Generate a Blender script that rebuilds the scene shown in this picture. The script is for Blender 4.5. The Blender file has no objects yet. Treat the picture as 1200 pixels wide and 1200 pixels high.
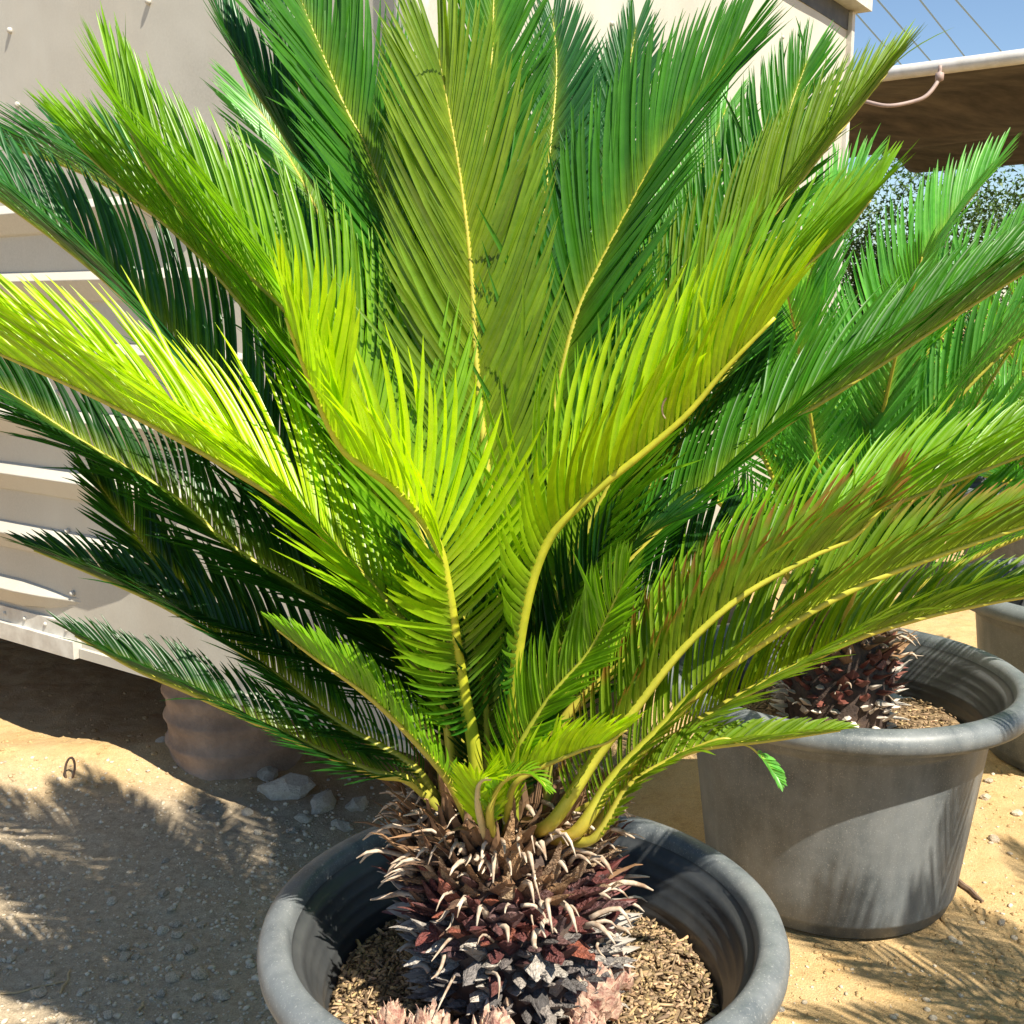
import bpy, bmesh, math, random
import numpy as np
from mathutils import Vector, Matrix

# ------------------------------------------------------------------ camera, sky, sun, exposure
scene = bpy.context.scene
col = scene.collection
R_ = math.radians
CAM_Z, PITCH, F_PX = 1.385, R_(10.5), 1300.0
cam_d = bpy.data.cameras.new("camera")
cam_d.sensor_width = 36.0
cam_d.lens = 36.0 * F_PX / 1200.0
cam_d.clip_start, cam_d.clip_end = 0.05, 2000.0
cam = bpy.data.objects.new("camera", cam_d)
cam.location = (0, 0, CAM_Z)
cam.rotation_euler = (math.pi / 2 - PITCH, 0, 0)
col.objects.link(cam)
scene.camera = cam

SUN_AZ, SUN_EL = R_(38), R_(54)     # azimuth: degrees to the right of straight behind the camera
world = bpy.data.worlds.new("World")
scene.world = world
world.use_nodes = True
wn = world.node_tree
bg = wn.nodes["Background"]
sky = wn.nodes.new("ShaderNodeTexSky")
sky.sky_type = 'NISHITA'
sky.sun_disc = False
sky.sun_elevation = SUN_EL
sky.sun_rotation = math.pi - SUN_AZ
sky.air_density, sky.dust_density, sky.ozone_density = 1.0, 0.0, 3.0
wn.links.new(sky.outputs[0], bg.inputs[0])
bg.inputs[1].default_value = 0.075
sun_d = bpy.data.lights.new("sun", 'SUN')
sun_d.energy, sun_d.angle = 5.0, R_(0.53)
sun_d.color = (1.0, 0.93, 0.80)
sun = bpy.data.objects.new("sun", sun_d)
to_sun = Vector((math.sin(SUN_AZ) * math.cos(SUN_EL), -math.cos(SUN_AZ) * math.cos(SUN_EL), math.sin(SUN_EL)))
sun.rotation_euler = to_sun.to_track_quat('Z', 'Y').to_euler()
col.objects.link(sun)
vs = scene.view_settings
vs.view_transform, vs.look, vs.exposure, vs.gamma = 'Standard', 'None', 1.0, 1.0

# ------------------------------------------------------------------ helpers
rng = np.random.default_rng(7)
random.seed(7)
CAMP = np.array([0, 0, CAM_Z])
cp, sp = math.cos(PITCH), math.sin(PITCH)


def ray(px, py):
    u, v = (px - 600) / F_PX, (600 - py) / F_PX
    return np.array([u, cp + v * sp, v * cp - sp])


def at(px, py, Y):
    d = ray(px, py)
    return CAMP + d * (Y / d[1])


def on_ground(px, py, z=0.0):
    d = ray(px, py)
    return CAMP + d * ((z - CAM_Z) / d[2])


def norm(v):
    v = np.asarray(v, float)
    return v / (np.linalg.norm(v, axis=-1, keepdims=True) + 1e-12)


def link(name, me, mat=None, parent=None, loc=None):
    o = bpy.data.objects.new(name, me)
    col.objects.link(o)
    if mat is not None and me is not None and not me.materials:
        me.materials.append(mat)
    if parent is not None:
        o.parent = parent
    if loc is not None:
        o.location = loc
    return o


def mesh(name, verts, faces, smooth=False, colors=None):
    me = bpy.data.meshes.new(name)
    V = np.asarray(verts, dtype=np.float32).reshape(-1, 3)
    if isinstance(faces, np.ndarray):
        n, k = faces.shape
        me.vertices.add(len(V))
        me.vertices.foreach_set("co", V.ravel())
        me.loops.add(n * k)
        me.loops.foreach_set("vertex_index", faces.astype(np.int32).ravel())
        me.polygons.add(n)
        me.polygons.foreach_set("loop_start", np.arange(0, n * k, k, dtype=np.int32))
        me.update(calc_edges=True)
        me.validate()
    else:
        me.from_pydata([tuple(map(float, v)) for v in V], [], [tuple(map(int, f)) for f in faces])
    if smooth:
        me.polygons.foreach_set("use_smooth", np.ones(len(me.polygons), dtype=bool))
    if colors is not None:
        ca = me.color_attributes.new("Col", 'FLOAT_COLOR', 'POINT')
        C = np.ones((len(V), 4), dtype=np.float32)
        C[:, :3] = np.asarray(colors, dtype=np.float32).reshape(-1, 3)
        ca.data.foreach_set("color", C.ravel())
    me.update()
    return me


def empty(name, loc=(0, 0, 0)):
    o = bpy.data.objects.new(name, None)
    o.empty_display_size = 0.1
    o.location = loc
    col.objects.link(o)
    return o


def tag(o, label=None, category=None, group=None, kind=None):
    if label: o["label"] = label
    if category: o["category"] = category
    if group: o["group"] = group
    if kind: o["kind"] = kind
    return o


class MB:
    """collects geometry for one mesh"""
    def __init__(s): s.v, s.f = [], []

    def add(s, verts, faces):
        b = len(s.v)
        s.v += [tuple(map(float, q)) for q in verts]
        s.f += [tuple(int(i) + b for i in f) for f in faces]

    def box(s, o, ex, ey, ez):
        """o = corner, ex/ey/ez = edge vectors"""
        o, ex, ey, ez = map(lambda q: np.asarray(q, float), (o, ex, ey, ez))
        V = [o, o + ex, o + ex + ey, o + ey, o + ez, o + ex + ez, o + ex + ey + ez, o + ey + ez]
        s.add(V, [(0, 3, 2, 1), (4, 5, 6, 7), (0, 1, 5, 4), (1, 2, 6, 5), (2, 3, 7, 6), (3, 0, 4, 7)])

    def tube(s, pts, rad, n=8, cap=True):
        pts = np.asarray(pts, float)
        m = len(pts)
        rad = np.full(m, rad) if np.isscalar(rad) else np.asarray(rad, float)
        T = norm(np.gradient(pts, axis=0))
        ref = np.array([0, 0, 1.0]) if abs(T[0][2]) < 0.9 else np.array([1.0, 0, 0])
        V = []
        for i in range(m):
            a = norm(np.cross(T[i], ref)); b = np.cross(T[i], a)
            ref = np.cross(a, T[i]) if np.dot(np.cross(a, T[i]), ref) > 0 else -np.cross(a, T[i])
            for k in range(n):
                t = 2 * math.pi * k / n
                V.append(pts[i] + rad[i] * (math.cos(t) * a + math.sin(t) * b))
        Fc = [(i * n + k, i * n + (k + 1) % n, (i + 1) * n + (k + 1) % n, (i + 1) * n + k) for i in range(m - 1) for k in range(n)]
        if cap:
            Fc += [tuple(range(n))[::-1], tuple(range((m - 1) * n, m * n))]
        s.add(V, Fc)

    def lathe(s, prof, n=64, centre=(0, 0, 0), close=False, wob=0.0):
        c = np.asarray(centre, float)
        m = len(prof)
        V = []
        for r, z in prof:
            for k in range(n):
                t = 2 * math.pi * k / n
                rr = r * (1 + wob * math.sin(3 * t + z * 9))
                V.append(c + np.array([rr * math.cos(t), rr * math.sin(t), z]))
        s.add(V, [(i * n + k, i * n + (k + 1) % n, (i + 1) * n + (k + 1) % n, (i + 1) * n + k) for i in range(m - 1) for k in range(n)])

    def mesh(s, name, smooth=False): return mesh(name, s.v, s.f, smooth)

    def build(s, name, mat, parent=None, smooth=False, loc=None):
        return link(name, s.mesh(name, smooth), mat, parent, loc)


def hash2(i, j, seed):
    h = (i * 374761393 + j * 668265263 + seed * 974634777) & 0xFFFFFFFF
    h = ((h ^ (h >> 13)) * 1274126177) & 0xFFFFFFFF
    return ((h ^ (h >> 16)) & 0xFFFF) / 65535.0


def vnoise(x, y, seed=0):
    xi, yi = np.floor(x).astype(np.int64), np.floor(y).astype(np.int64)
    fx, fy = x - xi, y - yi
    fx, fy = fx * fx * (3 - 2 * fx), fy * fy * (3 - 2 * fy)
    a, b = hash2(xi, yi, seed), hash2(xi + 1, yi, seed)
    c, d = hash2(xi, yi + 1, seed), hash2(xi + 1, yi + 1, seed)
    return (a * (1 - fx) + b * fx) * (1 - fy) + (c * (1 - fx) + d * fx) * fy


def fbm(x, y, oct=4, seed=0):
    t, a, s = 0, 0.5, 0
    for k in range(oct):
        t = t + a * vnoise(x * 2 ** k, y * 2 ** k, seed + k); s += a; a *= .5
    return t / s - 0.5


def catmull(P, n):
    P = np.asarray(P, float)
    Q = np.vstack([2 * P[0] - P[1], P, 2 * P[-1] - P[-2]])
    d = np.r_[0, np.cumsum(np.linalg.norm(np.diff(P, axis=0), axis=1))]
    out = []
    for t in np.linspace(0, d[-1], n):
        i = min(np.searchsorted(d, t, side='right') - 1, len(P) - 2)
        u = (t - d[i]) / (d[i + 1] - d[i])
        p0, p1, p2, p3 = Q[i], Q[i + 1], Q[i + 2], Q[i + 3]
        out.append(.5 * (2 * p1 + (p2 - p0) * u + (2 * p0 - 5 * p1 + 4 * p2 - p3) * u * u + (3 * p1 - p0 - 3 * p2 + p3) * u ** 3))
    return np.array(out)


# ------------------------------------------------------------------ materials
def new_mat(name):
    m = bpy.data.materials.new(name)
    m.use_nodes = True
    nt = m.node_tree
    return m, nt, nt.nodes["Principled BSDF"]


def N(nt, typ, **kw):
    n = nt.nodes.new(typ)
    for k, v in kw.items():
        if k.startswith("i_"):
            n.inputs[k[2:].replace("_", " ")].default_value = v
        else:
            setattr(n, k, v)
    return n


def mixc(nt, fac, a, b):
    """mix two colours; each arg a socket or a value"""
    m = nt.nodes.new("ShaderNodeMix"); m.data_type = 'RGBA'
    for s, v in ((0, fac), (6, a), (7, b)):
        if hasattr(v, "is_output"):
            nt.links.new(v, m.inputs[s])
        else:
            m.inputs[s].default_value = v if s == 0 else (*v, 1)
    return m.outputs[2]


def ramp(nt, src, lo, hi):
    r = nt.nodes.new("ShaderNodeMapRange")
    r.inputs[1].default_value, r.inputs[2].default_value = lo, hi
    nt.links.new(src, r.inputs[0])
    return r.outputs[0]


def noise(nt, scale, detail=4, rough=.6, vec=None):
    t = nt.nodes.new("ShaderNodeTexNoise")
    t.inputs["Scale"].default_value, t.inputs["Detail"].default_value, t.inputs["Roughness"].default_value = scale, detail, rough
    if vec is not None:
        nt.links.new(vec, t.inputs["Vector"])
    return t.outputs["Fac"]


def coords(nt, kind="Object"):
    return nt.nodes.new("ShaderNodeTexCoord").outputs[kind]


def scaled(nt, vec, s):
    m = nt.nodes.new("ShaderNodeMapping")
    m.inputs["Scale"].default_value = s
    nt.links.new(vec, m.inputs["Vector"])
    return m.outputs[0]


def bump(nt, bs, height, strength=.3, dist=.01):
    b = nt.nodes.new("ShaderNodeBump")
    b.inputs["Strength"].default_value, b.inputs["Distance"].default_value = strength, dist
    nt.links.new(height, b.inputs["Height"])
    nt.links.new(b.outputs[0], bs.inputs["Normal"])


def simple_mat(name, c1, c2, scale=20, rough=.6, spec=.4, bstr=.2, bdist=.004, bscale=None, metal=0.0):
    m, nt, bs = new_mat(name)
    v = coords(nt)
    f = ramp(nt, noise(nt, scale, 5, .65, v), .35, .65)
    nt.links.new(mixc(nt, f, c1, c2), bs.inputs["Base Color"])
    bs.inputs["Roughness"].default_value = rough
    bs.inputs["Specular IOR Level"].default_value = spec
    bs.inputs["Metallic"].default_value = metal
    if bstr:
        bump(nt, bs, noise(nt, bscale or scale * 3, 4, .6, v), bstr, bdist)
    return m


def leaf_material(name, transl=.38, rough=.38, tint=(1.35, 1.50, .30), spec=.45):
    m, nt, bs = new_mat(name)
    a = nt.nodes.new("ShaderNodeVertexColor"); a.layer_name = "Col"
    v = coords(nt)
    f = ramp(nt, noise(nt, 60, 3, .6, v), .3, .7)
    dk = nt.nodes.new("ShaderNodeMix"); dk.data_type = 'RGBA'; dk.blend_type = 'MULTIPLY'
    dk.inputs[0].default_value = 1
    nt.links.new(a.outputs[0], dk.inputs[6])
    nt.links.new(mixc(nt, f, (.82, .86, .8), (1.12, 1.08, 1.1)), dk.inputs[7])
    base = dk.outputs[2]
    nt.links.new(base, bs.inputs["Base Color"])
    bs.inputs["Roughness"].default_value = rough
    bs.inputs["Specular IOR Level"].default_value = spec
    tm = nt.nodes.new("ShaderNodeMix"); tm.data_type = 'RGBA'; tm.blend_type = 'MULTIPLY'
    tm.inputs[0].default_value = 1; tm.inputs[7].default_value = (*tint, 1)
    nt.links.new(base, tm.inputs[6])
    tr = nt.nodes.new("ShaderNodeBsdfTranslucent")
    nt.links.new(tm.outputs[2], tr.inputs[0])
    mx = nt.nodes.new("ShaderNodeMixShader"); mx.inputs[0].default_value = transl
    nt.links.new(bs.outputs[0], mx.inputs[1]); nt.links.new(tr.outputs[0], mx.inputs[2])
    nt.links.new(mx.outputs[0], nt.nodes["Material Output"].inputs[0])
    return m


M_leaf = leaf_material("leaflet_green", .47, .33)
M_rachis = leaf_material("rachis_yellow_green", .0, .45)


def obj_random_mat(name, cols, rough=.75, bscale=90):
    """colour picked per object (Object Info random) with noise over it"""
    m, nt, bs = new_mat(name)
    oi = nt.nodes.new("ShaderNodeObjectInfo")
    cr = nt.nodes.new("ShaderNodeValToRGB")
    els = cr.color_ramp.elements
    while len(els) < len(cols): els.new(.5)
    for i, c in enumerate(cols):
        els[i].position = i / (len(cols) - 1); els[i].color = (*c, 1)
    nt.links.new(oi.outputs["Random"], cr.inputs[0])
    v = coords(nt)
    f = ramp(nt, noise(nt, bscale, 4, .7, v), .3, .7)
    mm = nt.nodes.new("ShaderNodeMix"); mm.data_type = 'RGBA'; mm.blend_type = 'MULTIPLY'; mm.inputs[0].default_value = 1
    nt.links.new(cr.outputs[0], mm.inputs[6]); nt.links.new(mixc(nt, f, (.45, .45, .45), (1.35, 1.3, 1.25)), mm.inputs[7])
    nt.links.new(mm.outputs[2], bs.inputs["Base Color"])
    bs.inputs["Roughness"].default_value = rough
    bump(nt, bs, noise(nt, bscale * 2, 3, .6, v), .6, .003 if bscale > 20 else .05)
    return m


M_scale_low = obj_random_mat("leaf_base_weathered", [(.09, .085, .085), (.24, .22, .21), (.50, .46, .40), (.15, .13, .13), (.66, .60, .52)], .8, 4)
M_scale_mid = obj_random_mat("leaf_base_burgundy", [(.10, .035, .035), (.20, .055, .045), (.07, .045, .05), (.26, .15, .14), (.13, .05, .045), (.30, .09, .05)], .55, 4)
M_scale_top = obj_random_mat("leaf_base_tan", [(.20, .10, .05), (.36, .22, .11), (.12, .06, .04), (.42, .30, .18)], .8, 4)
M_fluff = simple_mat("dry_scale_tips", (.62, .52, .40), (.25, .16, .10), 40, .85)
M_core = simple_mat("trunk_core", (.05, .035, .03), (.12, .08, .06), 60, .9, bstr=.6)
M_pup = simple_mat("offset_scales", (.66, .50, .36), (.26, .10, .08), 75, .8, bstr=.6, bscale=160)
M_red = simple_mat("red_leaf_foot", (.42, .06, .03), (.40, .20, .08), 40, .45)

# ground: pale tan sand with greyer gravelly patch on the left
M_ground, nt, bs = new_mat("sandy_ground")
v = coords(nt)
sep = nt.nodes.new("ShaderNodeSeparateXYZ"); nt.links.new(v, sep.inputs[0])
big = noise(nt, 1.6, 4, .6, v)
add = nt.nodes.new("ShaderNodeMath"); add.operation = 'MULTIPLY_ADD'; add.inputs[1].default_value = 1.2; add.use_clamp = False
nt.links.new(big, add.inputs[0]); nt.links.new(sep.outputs[0], add.inputs[2])
lft = ramp(nt, add.outputs[0], -.1, .9)      # 0 = left gravel, 1 = right sand
add2 = nt.nodes.new("ShaderNodeMath"); add2.operation = 'MULTIPLY_ADD'; add2.inputs[1].default_value = .5
nt.links.new(big, add2.inputs[0]); nt.links.new(sep.outputs[1], add2.inputs[2])
far = ramp(nt, add2.outputs[0], 3.15, 3.45)
mxm = nt.nodes.new("ShaderNodeMath"); mxm.operation = 'MAXIMUM'
nt.links.new(lft, mxm.inputs[0]); nt.links.new(far, mxm.inputs[1])
fine = ramp(nt, noise(nt, 55, 6, .7, v), .3, .7)
grain = ramp(nt, noise(nt, 260, 3, .7, v), .3, .7)
gravel = mixc(nt, fine, (.33, .26, .175), (.58, .47, .325))
sand = mixc(nt, fine, (.46, .29, .125), (.66, .455, .215))
blots = ramp(nt, noise(nt, 9, 5, .7, v), .38, .66)
sand = mixc(nt, blots, sand, (.60, .42, .215))
base = mixc(nt, mxm.outputs[0], gravel, sand)
dk = nt.nodes.new("ShaderNodeMix"); dk.data_type = 'RGBA'; dk.blend_type = 'MULTIPLY'; dk.inputs[0].default_value = 1
nt.links.new(base, dk.inputs[6]); nt.links.new(mixc(nt, grain, (.72, .72, .72), (1.18, 1.18, 1.18)), dk.inputs[7])
nt.links.new(dk.outputs[2], bs.inputs["Base Color"])
bs.inputs["Roughness"].default_value = .95
bs.inputs["Specular IOR Level"].default_value = .15
hm = nt.nodes.new("ShaderNodeMath"); hm.operation = 'ADD'
nt.links.new(fine, hm.inputs[0]); nt.links.new(grain, hm.inputs[1])
bump(nt, bs, hm.outputs[0], .55, .006)

M_stone = obj_random_mat("pebble_pale", [(.70, .59, .43), (.54, .45, .33), (.82, .72, .55), (.64, .53, .38), (.44, .41, .35)], .85, 4)
M_gravel = simple_mat("gravel_bits", (.36, .29, .20), (.72, .61, .45), 40, .9, bstr=.2)
M_rubble = simple_mat("white_rubble", (.85, .78, .64), (.66, .57, .44), 6, .9, bstr=.8, bdist=.02, bscale=25)

# plastic pots: dull black polythene gone grey with dust
M_pot, nt, bs = new_mat("dusty_black_plastic")
v = coords(nt)
dust = ramp(nt, noise(nt, 5, 6, .7, v), .35, .72)
speck = ramp(nt, noise(nt, 330, 2, .6, v), .60, .70)
streak = ramp(nt, noise(nt, 9, 5, .7, scaled(nt, v, (1, 1, .18))), .45, .75)
c = mixc(nt, dust, (.060, .072, .080), (.185, .203, .210))
c = mixc(nt, streak, c, (.20, .21, .21))
sp_ = nt.nodes.new("ShaderNodeMath"); sp_.operation = 'MULTIPLY'; sp_.inputs[1].default_value = .5
nt.links.new(speck, sp_.inputs[0])
c = mixc(nt, sp_.outputs[0], c, (.36, .36, .35))
nt.links.new(c, bs.inputs["Base Color"])
rr = nt.nodes.new("ShaderNodeMapRange"); rr.inputs[3].default_value, rr.inputs[4].default_value = .38, .62
nt.links.new(dust, rr.inputs[0]); nt.links.new(rr.outputs[0], bs.inputs["Roughness"])
bs.inputs["Specular IOR Level"].default_value = .5
bump(nt, bs, noise(nt, 40, 5, .7, v), .12, .004)

M_pot_in = simple_mat("inner_black_plastic", (.030, .034, .038), (.075, .078, .078), 6, .45, .5, .1)
M_soil = simple_mat("bark_soil", (.13, .085, .05), (.34, .24, .14), 45, .95, .1, .9, .012, 90)
M_chip = obj_random_mat("bark_chips", [(.36, .25, .14), (.2, .13, .08), (.45, .33, .2)], .9, 30)
M_chip2, nt, bs = new_mat("bark_chip_mix")
vc = nt.nodes.new("ShaderNodeVertexColor"); vc.layer_name = "Col"
nt.links.new(vc.outputs[0], bs.inputs["Base Color"]); bs.inputs["Roughness"].default_value = .9; bs.inputs["Specular IOR Level"].default_value = .2
bump(nt, bs, noise(nt, 220, 3, .6, scaled(nt, coords(nt), (1, 1, 1))), .4, .003)

# trailer skin: dull painted aluminium, stained
M_trail, nt, bs = new_mat("trailer_skin")
v = coords(nt)
st = ramp(nt, noise(nt, 3.2, 5, .65, scaled(nt, v, (1, 1, .12))), .4, .75)
sp1 = ramp(nt, noise(nt, 160, 3, .7, v), .35, .7)
blot = ramp(nt, noise(nt, 1.4, 5, .6, v), .35, .7)
c = mixc(nt, sp1, (.42, .395, .335), (.49, .465, .40))
c = mixc(nt, blot, c, (.53, .505, .435))
stf = nt.nodes.new("ShaderNodeMath"); stf.operation = 'MULTIPLY'; stf.inputs[1].default_value = .45
nt.links.new(st, stf.inputs[0])
c = mixc(nt, stf.outputs[0], c, (.42, .36, .28))
nt.links.new(c, bs.inputs["Base Color"])
bs.inputs["Roughness"].default_value = .5
bs.inputs["Specular IOR Level"].default_value = .4
bump(nt, bs, noise(nt, 2.2, 3, .5, v), .35, .03)
M_trim = simple_mat("trailer_trim", (.62, .60, .54), (.44, .41, .36), 12, .45, bstr=.1)
M_darktrim = simple_mat("dark_gutter", (.035, .04, .045), (.08, .08, .08), 12, .6, bstr=.1)
M_rust = simple_mat("rusty_steel", (.17, .09, .05), (.07, .05, .04), 14, .85)
M_drum = simple_mat("brown_concrete", (.40, .29, .21), (.25, .18, .13), 9, .9, .2, .5, .01, 40)
M_cloth, nt, bs = new_mat("brown_shade_cloth")
v = coords(nt)
f = ramp(nt, noise(nt, 3.5, 5, .65, scaled(nt, v, (.8, 1.3, 1))), .35, .7)
nt.links.new(mixc(nt, f, (.035, .028, .022), (.12, .095, .07)), bs.inputs["Base Color"])
bs.inputs["Roughness"].default_value = .95
M_pipe = simple_mat("white_pipe", (.70, .68, .64), (.52, .49, .44), 6, .5, bstr=.1)
M_wire = simple_mat("wire_blue_grey", (.12, .22, .36), (.13, .23, .37), 3, .7, bstr=0)
M_cable = simple_mat("cable_pinkish", (.38, .28, .24), (.3, .22, .19), 20, .6, bstr=0)
M_bark = simple_mat("tree_bark", (.10, .075, .05), (.2, .15, .1), 12, .9, bstr=.6)
M_tree = leaf_material("tree_leaf", .3, .5, (1.1, 1.1, .5))
M_straw = simple_mat("dry_straw", (.55, .42, .24), (.38, .27, .14), 30, .8)
M_twig = simple_mat("brown_twig", (.13, .08, .05), (.22, .15, .1), 40, .9)
M_teal = simple_mat("teal_plastic", (.02, .30, .27), (.03, .40, .36), 30, .5)
M_wood = simple_mat("grey_timber", (.13, .11, .09), (.25, .22, .18), 7, .85, bstr=.4)

# ------------------------------------------------------------------ ground
def ground_h(x, y):
    x, y = np.asarray(x, float), np.asarray(y, float)
    h = .030 * fbm(x * 1.1, y * 1.1, 3, 3) + .020 * fbm(x * 6, y * 6, 3, 9) + .013 * fbm(x * 22, y * 22, 2, 17)
    near = np.exp(-((x - .02) ** 2 + (y - 1.49) ** 2) / .25) + np.exp(-((x - .78) ** 2 + (y - 2.5) ** 2) / .3)
    bank = .06 * np.exp(-((y - 3.32 - .2 * (x + 1.0)) / .16) ** 2) * (1 / (1 + np.exp((x + .75) * 12)))
    fade = 1 / (1 + np.exp((np.hypot(x, y - 2.5) - 9) * .8))
    return (h * (1 - .75 * np.clip(near, 0, 1)) + bank) * fade - .012


gx = np.unique(np.r_[np.linspace(-900, -30, 24), np.linspace(-30, -3.2, 40), np.linspace(-3.2, 3.2, 330), np.linspace(3.2, 30, 40), np.linspace(30, 900, 24)])
gy = np.unique(np.r_[np.linspace(-400, -6, 16), np.linspace(-6, 1.2, 40), np.linspace(1.2, 5.0, 230), np.linspace(5, 30, 60), np.linspace(30, 1600, 30)])
GX, GY = np.meshgrid(gx, gy)
GV = np.stack([GX, GY, ground_h(GX, GY)], -1).reshape(-1, 3)
nx, ny = len(gx), len(gy)
I, J = np.meshgrid(np.arange(nx - 1), np.arange(ny - 1))
b0 = (J * nx + I).ravel()
GF = np.stack([b0, b0 + 1, b0 + 1 + nx, b0 + nx], -1)
g = link("ground", mesh("ground", GV, GF, True), M_ground)
tag(g, "sandy yellow ground turning to grey gravelly dirt", "ground", kind="structure")


def stone_mesh(seed, sub=1):
    r = np.random.default_rng(seed)
    bm = bmesh.new()
    bmesh.ops.create_icosphere(bm, subdivisions=sub, radius=1)
    ax = np.array([1, r.uniform(.6, .95), r.uniform(.4, .7)])
    for vv in bm.verts:
        k = 1 + r.uniform(-.22, .22)
        vv.co = Vector((vv.co.x * ax[0] * k, vv.co.y * ax[1] * k, vv.co.z * ax[2] * k))
    me = bpy.data.meshes.new("stone"); bm.to_mesh(me); bm.free()
    return me


stone_meshes = [stone_mesh(s, 2) for s in range(8)]
for me in stone_meshes: me.materials.append(M_stone)
small = []
for s in range(6):
    me = stone_mesh(40 + s, 1)
    V = np.array([v.co[:] for v in me.vertices]); Fc = np.array([p.vertices[:] for p in me.polygons])
    small.append((V, Fc))


def scatter_bits(n, pts, sizes, seed):
    r = np.random.default_rng(seed)
    VV, FF, off = [], [], 0
    for k in range(n):
        V, Fc = small[r.integers(len(small))]
        a = r.uniform(0, 6.28); ca, sa = math.cos(a), math.sin(a)
        W = V @ np.array([[ca, sa, 0], [-sa, ca, 0], [0, 0, 1]]) * sizes[k] + pts[k]
        VV.append(W); FF.append(Fc + off); off += len(V)
    return np.vstack(VV), np.vstack(FF)


# loose gravel bits: one mass
r = np.random.default_rng(5)
pts, sz = [], []
while len(pts) < 5200:
    left = r.random() < .8
    if left:
        p = on_ground(r.uniform(-60, 460), 1230 - 330 * r.random() ** 1.0)
    else:
        p = on_ground(r.uniform(860, 1260), r.uniform(900, 1230))
    if math.hypot(p[0] - .016, p[1] - 1.49) < .27 or math.hypot(p[0] - .78, p[1] - 2.5) < .30: continue
    clump = vnoise(np.array([p[0] * 5]), np.array([p[1] * 5]), 4)[0]
    if r.random() > (.25 + clump if left else .12 + .4 * clump): continue
    s = min(.0017 + r.exponential(.0021), .010)
    pts.append([p[0], p[1], float(ground_h(p[0], p[1])) + s * .15]); sz.append(s)
V, Fc = scatter_bits(len(pts), pts, sz, 6)
tag(link("gravel", mesh("gravel", V, Fc), M_gravel), "loose small gravel strewn over the dirt", "gravel", kind="stuff")

# crumbs and clods of the same sand on the sunlit right
pts, sz = [], []
while len(pts) < 1500:
    p = on_ground(r.uniform(850, 1290), r.uniform(860, 1240)) if r.random() < .75 else on_ground(r.uniform(-60, 300), r.uniform(800, 930))
    if math.hypot(p[0] - .016, p[1] - 1.49) < .27 or math.hypot(p[0] - .78, p[1] - 2.54) < .27: continue
    if r.random() > .15 + vnoise(np.array([p[0] * 7]), np.array([p[1] * 7]), 21)[0]: continue
    s = min(.0020 + r.exponential(.0026), .014)
    pts.append([p[0], p[1], float(ground_h(p[0], p[1])) + s * .1]); sz.append(s)
V, Fc = scatter_bits(len(pts), pts, sz, 8)
tag(link("sand_crumbs", mesh("sand_crumbs", V, Fc, True), M_ground), "crumbs of sandy dirt scattered on the ground", "dirt", kind="stuff")

# individually visible pebbles (pixel on the ground, size in metres)
pebs = [(137, 1137, 12, .3), (190, 1082, 11, .2), (208, 1090, 10, .0), (231, 1164, 11, .9), (234, 1138, 13, .4), (260, 1163, 14, .3), (44, 1157, 13, .2), (12, 1118, 9, .6), (145, 1113, 10, .2), (146, 1102, 9, .5), (160, 1112, 9, .5), (95, 1156, 9, .1), (203, 1141, 13, .5), (189, 1158, 9, .1), (224, 1107, 12, .1), (211, 1115, 8, .3), (167, 1098, 7, .2), (57, 1137, 9, .1), (294, 1128, 8, .7), (275, 1100, 8, .4), (236, 1077, 8, .7), (207, 1076, 9, .5), (201, 1060, 8, .6), (192, 1042, 10, .2), (131, 1049, 9, .5), (194, 1003, 7, .2), (229, 946, 10, .1), (296, 1080, 9, .6), (279, 1197, 11, .2), (128, 1183, 10, .5), (72, 1190, 11, .4), (110, 1175, 9, .2), (306, 1118, 8, .4), (26, 1108, 7, .3), (342, 966, 12, .1), (303, 972, 9, .2), (175, 1196, 9, .5), (247, 1188, 8, .3), (1158, 912, 8, .2), (1165, 980, 10, .2), (1192, 950, 9, .4), (1155, 930, 9, .8), (1117, 1098, 8, .9), (1174, 1078, 8, .2), (915, 1178, 7, .9)]
for k, (px, py, s, tone) in enumerate(pebs):
    p = on_ground(px, py)
    rad = s * np.linalg.norm(p - CAMP) / F_PX * .6
    o = link("pebble", stone_meshes[k % 8])
    o.location = (p[0], p[1], float(ground_h(p[0], p[1])) + rad * .2)
    o.scale = (rad * 1.1,) * 3
    o.rotation_euler = (random.uniform(-.3, .3), random.uniform(-.3, .3), random.uniform(0, 6.28))
    if k == 3:
        tag(o, "dark blue-grey round pebble lying among paler gravel", "pebble", "pebbles on the ground")
    elif k == 4:
        tag(o, "largest pale greenish speckled pebble in the shaded gravel", "pebble", "pebbles on the ground")
    elif px > 800:
        tag(o, "small stone lying on the sunlit yellow sand", "pebble", "stones on the yellow sand")
    else:
        tag(o, "pale angular pebble lying in the shaded grey gravel", "pebble", "pebbles on the ground")
rub = [(335, 925, 48, "largest block of white broken rubble by the trailer"), (378, 940, 34, "flat white lump of rubble touching the front pot's shade"), (400, 962, 22, "small cream lump of rubble just behind the front pot's rim"), (246, 905, 17, "square white chip of rubble in front of the brown drum"), (270, 893, 12, "pinkish small rubble chip at the foot of the brown drum"), (190, 884, 11, "little pale stone beside the left foot of the brown drum"), (312, 905, 26, "pointed white rubble lump leaning on the largest rubble block"), (356, 955, 18, "low white rubble chip in front of the flat lump"), (420, 940, 24, "white rubble lump half hidden behind the front pot"), (290, 945, 15, "lone white rubble chip on the gravel beside the blocks")]
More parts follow.
